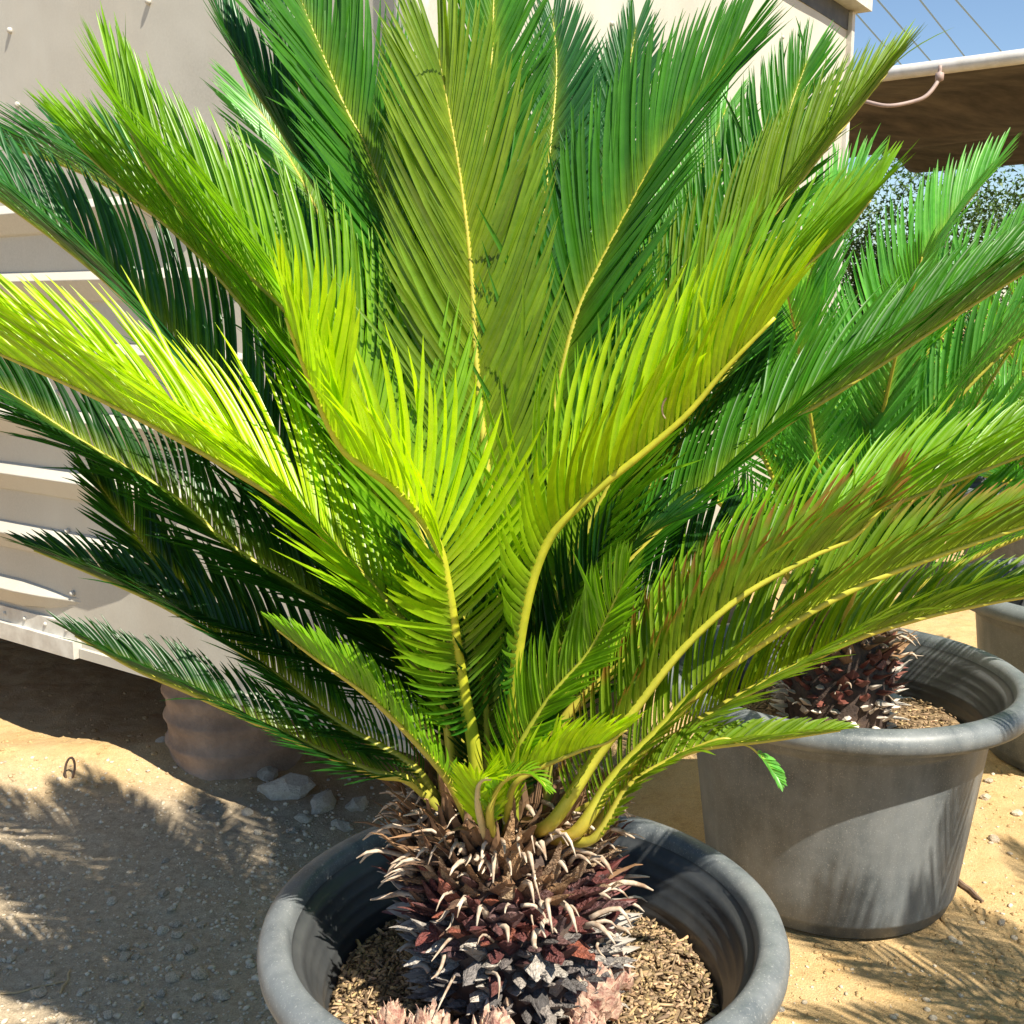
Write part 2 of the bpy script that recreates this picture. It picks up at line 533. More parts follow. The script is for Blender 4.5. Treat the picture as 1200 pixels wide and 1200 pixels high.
for k, (px, py, s, lab) in enumerate(rub):
    p = on_ground(px, py)
    rad = s * np.linalg.norm(p - CAMP) / F_PX * .5
    o = link("rubble_block", stone_mesh(90 + k, 2), M_rubble)
    o.location = (p[0], p[1], float(ground_h(p[0], p[1])) + rad * .12)
    o.scale = (rad * 1.25, rad * 1.05, rad * 1.1)
    o.rotation_euler = (.1, -.1, k * 1.3)
    tag(o, lab, "rubble", "white rubble along the trailer")
# straws and twigs
for (x0, y0, x1, y1, w, mat, nm, lab) in [(0, 1158, 80, 1143, .0022, M_straw, "straw", "long thin straw lying on the grey gravel"), (70, 1158, 82, 1130, .003, M_straw, "straw", "short straw crossing the long straw on the gravel"), (1121, 1029, 1152, 1054, .0065, M_twig, "twig", "short brown twig on sunlit sand beside the rear pot"), (161, 1180, 168, 1168, .003, M_straw, "straw", "tiny bent straw among the pebbles")]:
    a, b = on_ground(x0, y0), on_ground(x1, y1)
    P = np.linspace(a, b, 5)
    P[:, 2] = ground_h(P[:, 0], P[:, 1]) + w
    P[2, :2] += .004
    m = MB(); m.tube(P, [w, w * 1.1, w, w * .9, w * .5], 6)
    tag(m.build(nm, mat), lab, nm)
# little wire loop sticking up from the bank
p = on_ground(83, 915)
t = np.linspace(-.35 * math.pi, 1.35 * math.pi, 18)
m = MB(); m.tube(np.c_[p[0] + .014 * np.cos(t) + .006 * np.sin(t), p[1] + 0 * t, float(ground_h(p[0], p[1])) + .028 + .036 * np.sin(t)], .0035, 6)
tag(m.build("wire_loop", M_rust, None, True), "small rusty wire loop standing up out of the sand bank", "wire loop")

# ------------------------------------------------------------------ trailer
tO = np.array([-.21, 2.50, .33])
A = np.array([-math.sin(R_(55.6)), math.cos(R_(55.6)), 0])      # long side, away to the left
B = np.array([math.sin(R_(34.4)), math.cos(R_(34.4)), 0])       # end wall, away to the right
Z = np.array([0, 0, 1.0])
LT, WT, TOP = 7.0, 2.79, 2.60


def side_hit(px, py):
    """(distance along the side, height) where a pixel's ray meets the long side"""
    d = ray(px, py)
    k = np.dot(tO - CAMP, B) / np.dot(d, B)
    q = CAMP + d * k
    return np.dot(q - tO, A), q[2]


trailer = empty("trailer", (tO[0], tO[1], 0))
inv = -np.array([tO[0], tO[1], 0])


def tb(m, name, mat, parent=trailer, smooth=False):
    m.v = [tuple(np.array(q) + inv) for q in m.v]
    return m.build(name, mat, parent, smooth)


# side wall as a gently dented sheet
na, nz = 90, 50
V = []
for j in range(nz + 1):
    for i in range(na + 1):
        a, z = LT * i / na, tO[2] + (TOP - tO[2]) * j / nz
        dent = .010 * float(fbm(np.array([a * 1.7]), np.array([z * 1.7]), 3, 5)[0])
        V.append(tO + A * a + Z * (z - tO[2]) - B * dent)
V = np.array(V) + inv
Fc = [(j * (na + 1) + i, (j + 1) * (na + 1) + i, (j + 1) * (na + 1) + i + 1, j * (na + 1) + i + 1) for j in range(nz) for i in range(na)]
side = link("side_wall", mesh("side_wall", V, Fc, True), M_trail, trailer)
# ribs pressed into the lower half
for py, xe in [(255, 300), (332, 330), (410, 330), (485, 300), (551, 260), (619, 215), (683, 100)]:
    _, z = side_hit(0, py)
    ae, _ = side_hit(xe, py)
    hh = .055
    m = MB()
    prof = [(0, .036), (.052, .004), (.020, -.052), (0, -.060)]
    stations = [(ae, 0), (ae + .10, .35), (ae + .2, .75), (ae + .32, 1), (ae + .5, 1), (ae + 1.2, 1), (LT - .05, 1)]
    Vv = []
    for a, s in stations:
        for o, dz in prof:
            Vv.append(tO + A * a + Z * (z + dz * max(.45, s) - tO[2]) - B * (o * s - .006))
    Ff = [(i * 4 + k, i * 4 + k + 1, i * 4 + k + 5, i * 4 + k + 4) for i in range(len(stations) - 1) for k in range(3)]
    m.add(Vv, Ff)
    o = tb(m, "rib", M_trail, side)
    bv = o.modifiers.new("soft", 'BEVEL'); bv.width = .009; bv.segments = 3; bv.limit_method = 'ANGLE'; bv.angle_limit = .3
# bottom rail with rivets
a0, _ = side_hit(96, 760)
m = MB()
m.box(tO + A * a0 - B * .03 - Z * .0, A * (LT - a0), B * .034, Z * .055); m.box(tO + A * a0 - B * .014 + Z * .055, A * (LT - a0), B * .02, Z * .05)
rail = tb(m, "bottom_rail", M_trim)
mz = MB()
bm = bmesh.new(); bmesh.ops.create_uvsphere(bm, u_segments=8, v_segments=6, radius=.007)
rivet_me = bpy.data.meshes.new("rivet"); bm.to_mesh(rivet_me); bm.free(); rivet_me.materials.append(M_trim)
rivet_me.polygons.foreach_set("use_smooth", [True] * len(rivet_me.polygons))
for k in range(14):
    q = tO + A * (a0 + .05 + k * .11) - B * .014 + Z * .082 + inv
    link("rivet", rivet_me, None, rail, q)
scr = [(13, 36), (22, 123), (175, 2), (72, 507), (73, 575), (80, 622), (68, 460), (86, 695), (90, 152), (69, 505)]
for px, py in scr:
    a, z = side_hit(px, py)
    o = link("screw", rivet_me, None, side, tO + A * a + Z * (z - tO[2]) + inv - B * .004)
    o.scale = (1.25,) * 3
# bottom lip of the flat corner panel, corner trim, end wall, roof, floor
m = MB(); m.box(tO - B * .012, A * (a0 - .003), B * .02, Z * .03); tb(m, "panel_lip", M_trail)
m = MB(); m.box(tO - B * .028 - A * .026 + Z * .002, A * .06, B * .06, Z * (TOP - tO[2] - .03)); o = tb(m, "corner_trim", M_trim)
bv = o.modifiers.new("b", 'BEVEL'); bv.width = .012; bv.segments = 3
na, nz = 50, 40
V = np.array([tO + B * (WT * i / na) + Z * ((TOP - .11 - tO[2]) * j / nz) - A * .012 * float(fbm(np.array([i * .09]), np.array([j * .09]), 3, 8)[0]) for j in range(nz + 1) for i in range(na + 1)]) + inv
Fc = [(j * (na + 1) + i, j * (na + 1) + i + 1, (j + 1) * (na + 1) + i + 1, (j + 1) * (na + 1) + i) for j in range(nz) for i in range(na)]
endw = link("end_wall", mesh("end_wall", V, Fc, True), M_trail, trailer)
m = MB(); m.box(tO + Z * (TOP - .11 - tO[2]) - A * .004, A * .1, B * WT, Z * .075); tb(m, "gutter", M_darktrim)
m = MB(); m.box(tO + B * (WT - .004) - A * .02, A * .05, B * .035, Z * (TOP - .04 - tO[2])); tb(m, "end_trim", M_trim)
m = MB(); m.box(tO - A * .075 - B * .05 + Z * (TOP - .033 - tO[2]), A * (LT + .1), B * (WT + .12), Z * .07); tb(m, "roof", M_trim)
m = MB(); m.box(tO + A * .02 + B * .02 + Z * .004, A * (LT - .05), B * (WT - .04), Z * .06); tb(m, "floor", M_rust)
m = MB(); m.box(tO + A * (LT - .02) + B * .005, A * .02, B * (WT - .01), Z * (TOP - .05 - tO[2])); m.box(tO + B * (WT - .02) + A * .03, A * (LT - .06), B * .015, Z * (TOP - .06 - tO[2])); tb(m, "rear_walls", M_trail)
for px, py in [(716, 28), (916, 44)]:
    d = ray(px, py); k = np.dot(tO - CAMP, A) / np.dot(d, A)
    link("screw", rivet_me, None, endw, CAMP + d * k + inv - A * .004)
for a in (.9, 5.6):
    m = MB(); m.box(tO + A * a + B * .9 + Z * (-tO[2] - .02), A * .25, B * .3, Z * (tO[2] + .05)); tb(m, "support_block", M_rust)
tag(trailer, "cream metal-skinned trailer with horizontal ribs standing behind the palms", "trailer")

# brown drum under the trailer edge
p = on_ground(268, 898)
dc = np.array([p[0], p[1] + .13, -.02])
prof = [(.0, .35), (.205, .35), (.222, .34), (.222, .325)]
z = .325
for k in range(4):
    prof += [(.215, z - .018), (.213, z - .058), (.222, z - .07), (.226, z - .078)]
    z -= .082
prof += [(.22, -.03), (.0, -.03)]
m = MB(); m.lathe(prof, 40, (0, 0, 0), wob=.012)
drum = empty("support_drum", dc)
m.build("drum_body", M_drum, drum, True)
m = MB(); m.lathe([(.228, .335), (.236, .343), (.232, .352), (.2, .353)], 40); m.build("rim", M_rust, drum, True)
tag(drum, "weathered brown ridged drum standing under the trailer's bottom edge", "drum")

# ------------------------------------------------------------------ canopy, cable, wires, trees behind
can = empty("shade_canopy", (3.2, 8.0, 0))
ci = -np.array([3.2, 8.0, 0])
b1, b2 = at(1075, 82, 7.0), None
d = ray(1200, 66); b2 = CAMP + d * ((b1[2] - CAM_Z) / d[2])
bd = norm(b2 - b1)
E0, E1 = b1 - bd * 1.6, b2 + bd * 4.0
m = MB(); m.tube([E0 + ci, b1 + ci, b2 + ci, E1 + ci], .042, 12); m.build("beam", M_pipe, can, True)
bk = np.array([-bd[1], bd[0], 0]); bk = bk if bk[1] > 0 else -bk
n1, n2 = 70, 40
V = []
L = np.linalg.norm(E1 - E0)
for j in range(n2 + 1):
    for i in range(n1 + 1):
        s, q = L * i / n1, 5.0 * j / n2
        w = .09 * math.sin(q * 2.2 + s * .9) * min(1, q) + .16 * float(fbm(np.array([s * .8]), np.array([q * 2.2]), 3, 2)[0]) - .10 * math.sin(math.pi * j / n2)
        V.append(E0 + bd * s + bk * (q + .005) + Z * (-.025 + w * min(1, q * 1.5) + .02 * q) + ci)
Fc = [(j * (n1 + 1) + i, j * (n1 + 1) + i + 1, (j + 1) * (n1 + 1) + i + 1, (j + 1) * (n1 + 1) + i) for j in range(n2) for i in range(n1)]
o = link("shade_cloth", mesh("shade_cloth", V, Fc, True), M_cloth, can)
so = o.modifiers.new("thick", 'SOLIDIFY'); so.thickness = .01
for s, q in ((.3, 0), (L - .4, 0), (.3, 4.9), (L - .4, 4.9)):
    f = E0 + bd * s + bk * q
    m = MB(); m.tube([np.array([f[0], f[1], -.05]) + ci, np.array([f[0], f[1], b1[2] - .02 + .1 * (q > 1)]) + ci], .045, 10); m.build("post", M_pipe, can, True)
m = MB(); m.tube([E0 + bk * 4.9 + Z * .08 + ci, E1 + bk * 4.9 + Z * .08 + ci], .05, 10); m.build("beam", M_pipe, can, True)
tag(can, "open-sided canopy of brown shade cloth on a white pipe frame", "canopy")
c0, c1, c2 = at(1101, 87, 6.85), at(1086, 112, 6.8), at(1040, 124, 6.8)
m = MB(); m.tube(catmull([c0 + Z * .05, c0, at(1098, 97, 6.82), c1, at(1070, 119, 6.8), c2, at(1010, 118, 6.9)], 28), .012, 8)
m.lathe([(0, -.03), (.025, -.02), (.025, .02), (0, .03)], 10, at(1101, 90, 6.83))
tag(m.build("hanging_cable", M_cable, None, True), "pinkish cable drooping from the canopy's white beam", "cable")
for k, (x0, y0, x1, y1) in enumerate([(985, -5, 1060, 80), (1027, -2, 1105, 88), (1076, -3, 1132, 68), (1118, -3, 1175, 62)]):
    a, b = at(x0, y0, 38), at(x1, y1, 52)
    dv = b - a
    P = np.array([a + dv * t for t in np.linspace(-1.2, 2.2, 14)])
    m = MB(); m.tube(P, .034, 6)
    tag(m.build("power_line", M_wire), "thin blue-grey overhead wire slanting across the sky", "wire", "overhead wires")


def foliage(name, centre, radii, n, leaf, cols, seed, parent):
    r = np.random.default_rng(seed)
    cl = r.normal(size=(max(8, n // 90), 3)); cl = norm(cl) * r.uniform(.35, .95, (len(cl), 1))
    k = r.integers(len(cl), size=n)
    P = (cl[k] + r.normal(size=(n, 3)) * .17) * np.array(radii)
    d = norm(r.normal(size=(n, 3))); e = norm(np.cross(d, r.normal(size=(n, 3))))
    l = leaf * r.uniform(.6, 1.3, (n, 1))
    V = np.stack([P - e * l * .3, P + d * l * .5 - e * l * .05, P + d * l * 1.1, P + e * l * .3], 1).reshape(-1, 3)
    Fc = np.arange(n * 4).reshape(-1, 4)
    c0, c1 = map(np.array, cols)
    C = c0 + (c1 - c0) * r.random((n, 1))
    o = link(name, mesh(name, V, Fc, False, np.repeat(C, 4, 0)), M_tree, parent, centre)
    return o


for k, (x, y, h, rx, lab) in enumerate([(4.6, 12.6, 3.0, 1.5, "round leafy tree behind the canopy's far edge"), (7.0, 13.4, 3.2, 1.7, "broad dark tree beyond the right of the canopy"), (3.1, 9.4, 1.9, .8, "bright green bush growing below the canopy cloth"), (2.5, 13.5, 2.8, 1.4, "dark tree half behind the trailer's end corner"), (9.4, 11.8, 3.0, 1.6, "far right dark green tree past the canopy posts")]):
    t = empty("broadleaf_tree", (x, y, 0))
    m = MB(); m.tube([(0, 0, -.1), (.05, 0, h * .35), (-.03, .05, h * .7)], [.11, .08, .04], 8)
    m.tube([(.04, 0, h * .4), (rx * .45, .1, h * .65)], [.06, .02], 6); m.tube([(0, 0, h * .45), (-rx * .4, -.1, h * .7)], [.05, .02], 6)
    m.build("trunk", M_bark, t, True)
    foliage("crown", (0, 0, h * .62), (rx, rx, h * .42), 11000, .06, ((.02, .055, .012), (.10, .19, .03)), 70 + k, t)
    tag(t, lab, "tree", "trees beyond the canopy")

# ------------------------------------------------------------------ pots
def pot_profiles():
    out = [(0, .0), (.232, .0), (.247, .006), (.250, .028), (.256, .032), (.258, .04)]
    for k in range(1, 9):
        out.append((.258 + .042 * k / 8, .04 + .38 * k / 8))
    out += [(.303, .430), (.310, .434), (.312, .452), (.318, .476)]
    return out


def make_pot(name, loc, s, label, soil_z, zs=None):
    zs = zs or s
    p = empty(name, loc)
    m = MB(); m.lathe([(r * s, z * zs) for r, z in pot_profiles()], 96); body = m.build("body", M_pot, p, True)
    lip = [(.318, .470), (.335, .474), (.356, .470), (.372, .474), (.380, .486), (.381, .500), (.376, .514), (.364, .523), (.350, .525), (.341, .521), (.336, .512), (.333, .50)]
    m = MB(); m.lathe([(r * s, z * zs) for r, z in lip], 128); m.build("rim", M_pot, p, True)
    inner = [(.333, .5005), (.331, .492)]
    n = 46
    for k in range(n + 1):
        z = .488 - .30 * k / n
        rr = min(.327, float(np.interp(z, [.04, .42, .436, .49], [.258, .300, .308, .330])) - .008) + (.0012 if k % 3 == 0 else -.0004)
        inner.append((rr, z))
    inner.append((.0, .18))
    m = MB(); m.lathe([(r * s, z * zs) for r, z in inner], 96); m.build("inner_wall", M_pot_in, p, True)
    tag(p, label, "plant pot", "black plastic nursery pots")
    return p


def make_soil(loc, s, z, nchips, seed, label):
    """bark soil filling a pot"""
    r = np.random.default_rng(seed)
    n, mr = 96, 26
    rad = .288 * s
    V, Fc = [], []
    for j in range(mr + 1):
        for k in range(n):
            t = 2 * math.pi * k / n; q = rad * j / mr
            x, y = q * math.cos(t), q * math.sin(t)
            h = .030 * float(fbm(np.array([x * 7 + 3]), np.array([y * 7 + seed]), 3, seed)[0]) + .014 * float(fbm(np.array([x * 40]), np.array([y * 40]), 2, seed)[0])
            V.append((x, y, z + h - .012 * (j == mr) - .02 * (j / mr) ** 2))
    Fc = [(j * n + k, j * n + (k + 1) % n, (j + 1) * n + (k + 1) % n, (j + 1) * n + k) for j in range(mr) for k in range(n)]
    o = link("bark_soil", mesh("bark_soil", V, Fc, True), M_soil, None, loc)
    VV, FF, off, CC = [], [], 0, []
    for k in range(nchips):
        q = rad * .97 * math.sqrt(r.uniform(.12, 1)); t = r.uniform(0, 6.28)
        x, y = q * math.cos(t), q * math.sin(t)
        h = z + .030 * float(fbm(np.array([x * 7 + 3]), np.array([y * 7 + seed]), 3, seed)[0]) - .02 * (q / rad) ** 2 + .003 + r.uniform(0, .004)
        l = min(.003 + r.exponential(.005), .03); w, th = min(l, r.uniform(.0012, .0055)), r.uniform(.0006, .002)
        CC.append(np.array([.40, .29, .17]) * r.choice([.3, .45, .6, .8, 1.0, 1.25]) * r.uniform(.85, 1.15) * np.array([1, r.uniform(.9, 1.02), r.uniform(.8, 1.05)]))
        a, b = r.uniform(0, 6.28), r.normal() * .3
        ex = np.array([math.cos(a) * math.cos(b), math.sin(a) * math.cos(b), math.sin(b)]); ey = norm(np.cross([0, 0, 1], ex) + r.normal(size=3) * .25); ez = np.cross(ex, ey)
        c = np.array([x, y, h])
        B8 = np.array([c + ex * l * sx * (.6 if sy * sx > 0 else .5) + ey * w * sy * .5 + ez * th * sz for sx, sy, sz in [(-1, -1, -1), (1, -1, -1), (1, 1, -1), (-1, 1, -1), (-1, -1, 1), (1, -1, 1), (1, 1, 1), (-1, 1, 1)]])
        VV.append(B8); FF.append(np.array([(0, 3, 2, 1), (4, 5, 6, 7), (0, 1, 5, 4), (1, 2, 6, 5), (2, 3, 7, 6), (3, 0, 4, 7)]) + off); off += 8
    ch = link("bark_chips", mesh("bark_chips", np.vstack(VV), np.vstack(FF), False, np.repeat(np.array(CC), 8, 0)), M_chip2, o)
    tag(ch, kind="stuff")
    tag(o, label, "soil", kind="stuff")
    return o


# ------------------------------------------------------------------ fronds
SEG = 6
SS = np.linspace(0, 1, SEG + 1)
WPROF = np.interp(SS, [0, .08, .3, .7, .88, 1.0], [.62, .95, 1, .92, .6, .06])


def leaflet_arrays(P, D, W, Nn, L, w, bend, cA, cB, tip, r):
    """vectorised leaflets: base points P, direction D, width dir W, face normal Nn, bend vector (per unit length^2)"""
    K = len(P)
    s = SS[None, :, None]
    L_ = L[:, None, None]
    C = P[:, None, :] + D[:, None, :] * L_ * s + bend[:, None, :] * L_ * s ** 2.2
    hw = (w[:, None] * WPROF[None, :])[:, :, None] * .5
    fold = hw * .55
    Wd, Nd = W[:, None, :], Nn[:, None, :]
    V = np.stack([C - Wd * hw + Nd * fold, C, C + Wd * hw + Nd * fold], 2)     # K,S+1,3,3
    mixr = r.random((K, 1, 1)) * .55
    base = cA[None, None] * (1 - mixr) + cB[None, None] * mixr
    g = np.clip(1 - SS * 4, 0, 1)[None, :, None]
    Cc = base * (1 - g * .5) + np.array([.36, .42, .03])[None, None] * g * .5
    if tip is not None:
        tc, ta = tip
        k = np.clip((SS - (1 - ta)) / (ta * .5 + 1e-3), 0, 1)[None, :, None] * (r.random((K, 1, 1)) < .85)
        Cc = Cc * (1 - k) + np.array(tc)[None, None] * k
    Cc = Cc * (1 + .14 * r.normal(size=(K, 1, 1)))
    Cc = np.clip(np.repeat(Cc[:, :, None, :], 3, 2), .004, 1)
    return V, Cc


def leaf_faces():
    f = []
    for i in range(SEG):
        a = i * 3
        f += [(a, a + 1, a + 4, a + 3), (a + 1, a + 2, a + 5, a + 4)]
    return np.array(f)


LF = leaf_faces()
YOUNG = (np.array([.47, .62, .006]), np.array([.33, .54, .008]))
LIME = (np.array([.21, .40, .014]), np.array([.13, .31, .014]))
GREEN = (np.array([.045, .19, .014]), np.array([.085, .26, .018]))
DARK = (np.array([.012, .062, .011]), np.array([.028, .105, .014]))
BLUE = (np.array([.028, .125, .036]), np.array([.065, .22, .06]))
OLIVE = (np.array([.19, .29, .016]), np.array([.11, .23, .014]))
PALE = (np.array([.10, .33, .05]), np.array([.17, .44, .08]))


def frond(parent, origin, pts, colour=GREEN, L=.15, L2=None, pitch=.0066, w=.0066, face=0.0, alpha=(52, 32), beta=30, cbase=None, u0=.15, rad=.0075,
          bendT=.25, droop=.08, curl=.0, tip=None, single=False, seed=0, lp=None, hint=None, base_flare=1.6, rcol=(.40, .36, .045), foot=(.14, .20, .03), label=None, n=60):
    """one feather frond: rachis mesh + leaflets. pts = world points of the rachis; face = how far the upper side turns to the camera"""
    r = np.random.default_rng(seed)
    C = catmull(pts, n)
    T = norm(np.gradient(C, axis=0))
    seg = np.linalg.norm(np.diff(C, axis=0), axis=1)
    S = np.r_[0, np.cumsum(seg)]; tot = S[-1]
    toc = norm(CAMP - C)
    h = np.array([0, 0, 1.0])[None] * (1 - abs(face)) + toc * face
    if hint is not None: h = np.array(hint, float)[None] + 0 * h
    Nn = norm(h - np.sum(h * T, 1, keepdims=True) * T)
    Sd = np.cross(T, Nn)
    # rachis
    m = MB()
    u = S / tot
    rr = rad * np.interp(u, [0, .04, .15, 1], [base_flare, 1.15, 1.0, .22])
    m.tube(C - origin, rr, 6)
    me = m.mesh("frond", True)
    ca = me.color_attributes.new("Col", 'FLOAT_COLOR', 'POINT')
    nv = len(me.vertices)
    uu = np.repeat(u, 6)[:, None]
    green_foot = np.array(foot)
    cc = np.ones((nv, 4), np.float32); cc[:, :3] = np.array(rcol) * np.clip(.15 + uu * 5, 0, 1) + green_foot * np.clip(.85 - uu * 5, 0, 1)
    ca.data.foreach_set("color", cc.ravel())
    fo = link("frond", me, M_rachis, parent)
    if label: fo["label"] = label
    # leaflets
    K = int(tot * (1 - u0) / pitch)
    uk = np.linspace(u0, .995, K)
    out_V, out_C = [], []
    lprof_u, lprof_v = lp if lp else ([0, .06, .25, .6, .85, 1], [.28, .6, 1, .98, .74, .42])
    for sgn, LL in ((-1, L), (1, L if L2 is None else L2)):
        if LL <= 0: continue
        us = np.clip(uk + r.normal(size=K) * .1 * pitch / tot, u0, 1)
        idx = us * tot
        P = np.stack([np.interp(idx, S, C[:, k]) for k in range(3)], 1)
        t = norm(np.stack([np.interp(idx, S, T[:, k]) for k in range(3)], 1))
        nn = norm(np.stack([np.interp(idx, S, Nn[:, k]) for k in range(3)], 1))
        sd = np.cross(t, nn) * sgn
        v = (us - u0) / (1 - u0)
        a = np.radians(np.interp(v, [0, .12, .8, 1], [alpha[0] + 14, alpha[0], alpha[1] + 6, alpha[1] * .45]) + 1.2 * r.normal(size=K))
        bt = beta if isinstance(beta, tuple) else (beta, beta)
        b = np.radians(np.interp(v, [0, .2, .6, 1], [bt[0], bt[0] * .8 + bt[1] * .2, bt[1], bt[1]]) + 2.5 * r.normal(size=K))
        D = t * np.cos(a)[:, None] + np.sin(a)[:, None] * (sd * np.cos(b)[:, None] + nn * np.sin(b)[:, None])
        D = norm(D)
        W = norm(t - np.sum(t * D, 1, keepdims=True) * D)
        Fn = norm(np.cross(D, W)); Fn *= np.sign(np.sum(Fn * nn, 1, keepdims=True) + 1e-9)
        tw = np.radians(16 + 9 * r.normal(size=K))
        W2 = W * np.cos(tw)[:, None] + Fn * np.sin(tw)[:, None]
        Fn = norm(np.cross(D, W2)); Fn *= np.sign(np.sum(Fn * nn, 1, keepdims=True) + 1e-9)
        Lk = LL * np.interp(v, lprof_u, lprof_v) * (1 + .05 * r.normal(size=K))
        wk = w * np.interp(v, [0, .1, .3, .8, 1], [.6, .75, 1, .95, .7]) * (1 + .08 * r.normal(size=K))
        bend = t * (bendT + .05 * r.normal(size=K))[:, None] - np.array([0, 0, 1.0])[None] * (droop + .03 * np.abs(r.normal(size=K)))[:, None] + nn * curl
        bend = bend + r.normal(size=(K, 3)) * .013
        # a few stray leaflets out of line
        st = r.random(K) < .05
        bend[st] += r.normal(size=(st.sum(), 3)) * .16
        Vk, Ck = leaflet_arrays(P + D * rad * .3, D, W2, Fn, Lk, wk, bend, colour[0], colour[1], tip, r)
        if cbase is not None:      # lower crown's shade put into leaflet colour, darker green towards the frond's foot
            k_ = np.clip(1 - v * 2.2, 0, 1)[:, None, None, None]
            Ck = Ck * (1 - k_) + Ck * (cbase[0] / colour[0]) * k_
        out_V.append(Vk); out_C.append(Ck)
    V = np.concatenate(out_V); Cc = np.concatenate(out_C)
    K2 = len(V)
    if single:
        for k in range(K2):
            o0 = V[k, 0, 1]
            me = mesh("leaflet", V[k].reshape(-1, 3) - o0, LF, True, Cc[k].reshape(-1, 3))
            link("leaflet", me, M_leaf, fo, o0 - origin)
    else:
        nv = (SEG + 1) * 3
        Fc = (LF[None] + (np.arange(K2) * nv)[:, None, None]).reshape(-1, 4)
        o = link("leaflets", mesh("leaflets", V.reshape(-1, 3) - origin, Fc, True, Cc.reshape(-1, 3)), M_leaf, fo)
        o["kind"] = "stuff"
    return fo


def px_pts(seq, Y0, Y1, pw=1.0, base=None):
    """pixels along a rachis -> world points, depth going from Y0 to Y1"""
    a = np.array(seq, float)
    d = np.r_[0, np.cumsum(np.linalg.norm(np.diff(a, axis=0), axis=1))]; d /= d[-1]
    P = [at(x, y, Y0 + (Y1 - Y0) * u ** pw) for (x, y), u in zip(a, d)]
    if base is not None: P = [np.array(base)] + P
    return np.array(P)


# ------------------------------------------------------------------ caudex (trunk armoured with leaf bases)
def scale_mesh(seed, long_tip=False):
    """one leaf base: a flat pointed wedge, x outwards, y across, z up"""
    r = np.random.default_rng(seed)
    rings = [(0, 1.0, .9, 0), (.45, 1.0, .62, .03), (.85, .58, .34, .10), (1.12, .10, .07, .20)]
    if long_tip: rings = [(0, 1.0, .9, 0), (.45, .95, .6, .02), (.85, .40, .28, .12), (1.25, .20, .12, .38), (1.5, .07, .05, .42)]
    V = []
    for o, sw, sh, up in rings:
        j = r.normal(size=2) * .05
        for y, z in ((-.5, 0), (-.22, .34), (.22, .34), (.5, 0), (0, -.34)):
            V.append((o + r.normal() * .03, sw * y * (1 + .1 * r.normal()) + j[0], sh * z * (1 + .15 * r.normal()) + up + j[1]))
    n, nR = 5, len(rings)
    Fc = [(i * n + (k + 1) % n, i * n + k, (i + 1) * n + k, (i + 1) * n + (k + 1) % n) for i in range(nR - 1) for k in range(n)] + [tuple(range((nR - 1) * n, nR * n))[::-1]]
    return np.array(V), Fc


SC = [scale_mesh(s) for s in range(5)] + [scale_mesh(20 + s, True) for s in range(3)]


def make_mesh_variants(mat):
    out = []
    for V, Fc in SC:
        me = mesh("leaf_base", V, Fc); me.materials.append(mat); out.append(me)
    return out


SCM = {k: make_mesh_variants(m_) for k, m_ in (("low", M_scale_low), ("mid", M_scale_mid), ("top", M_scale_top))}


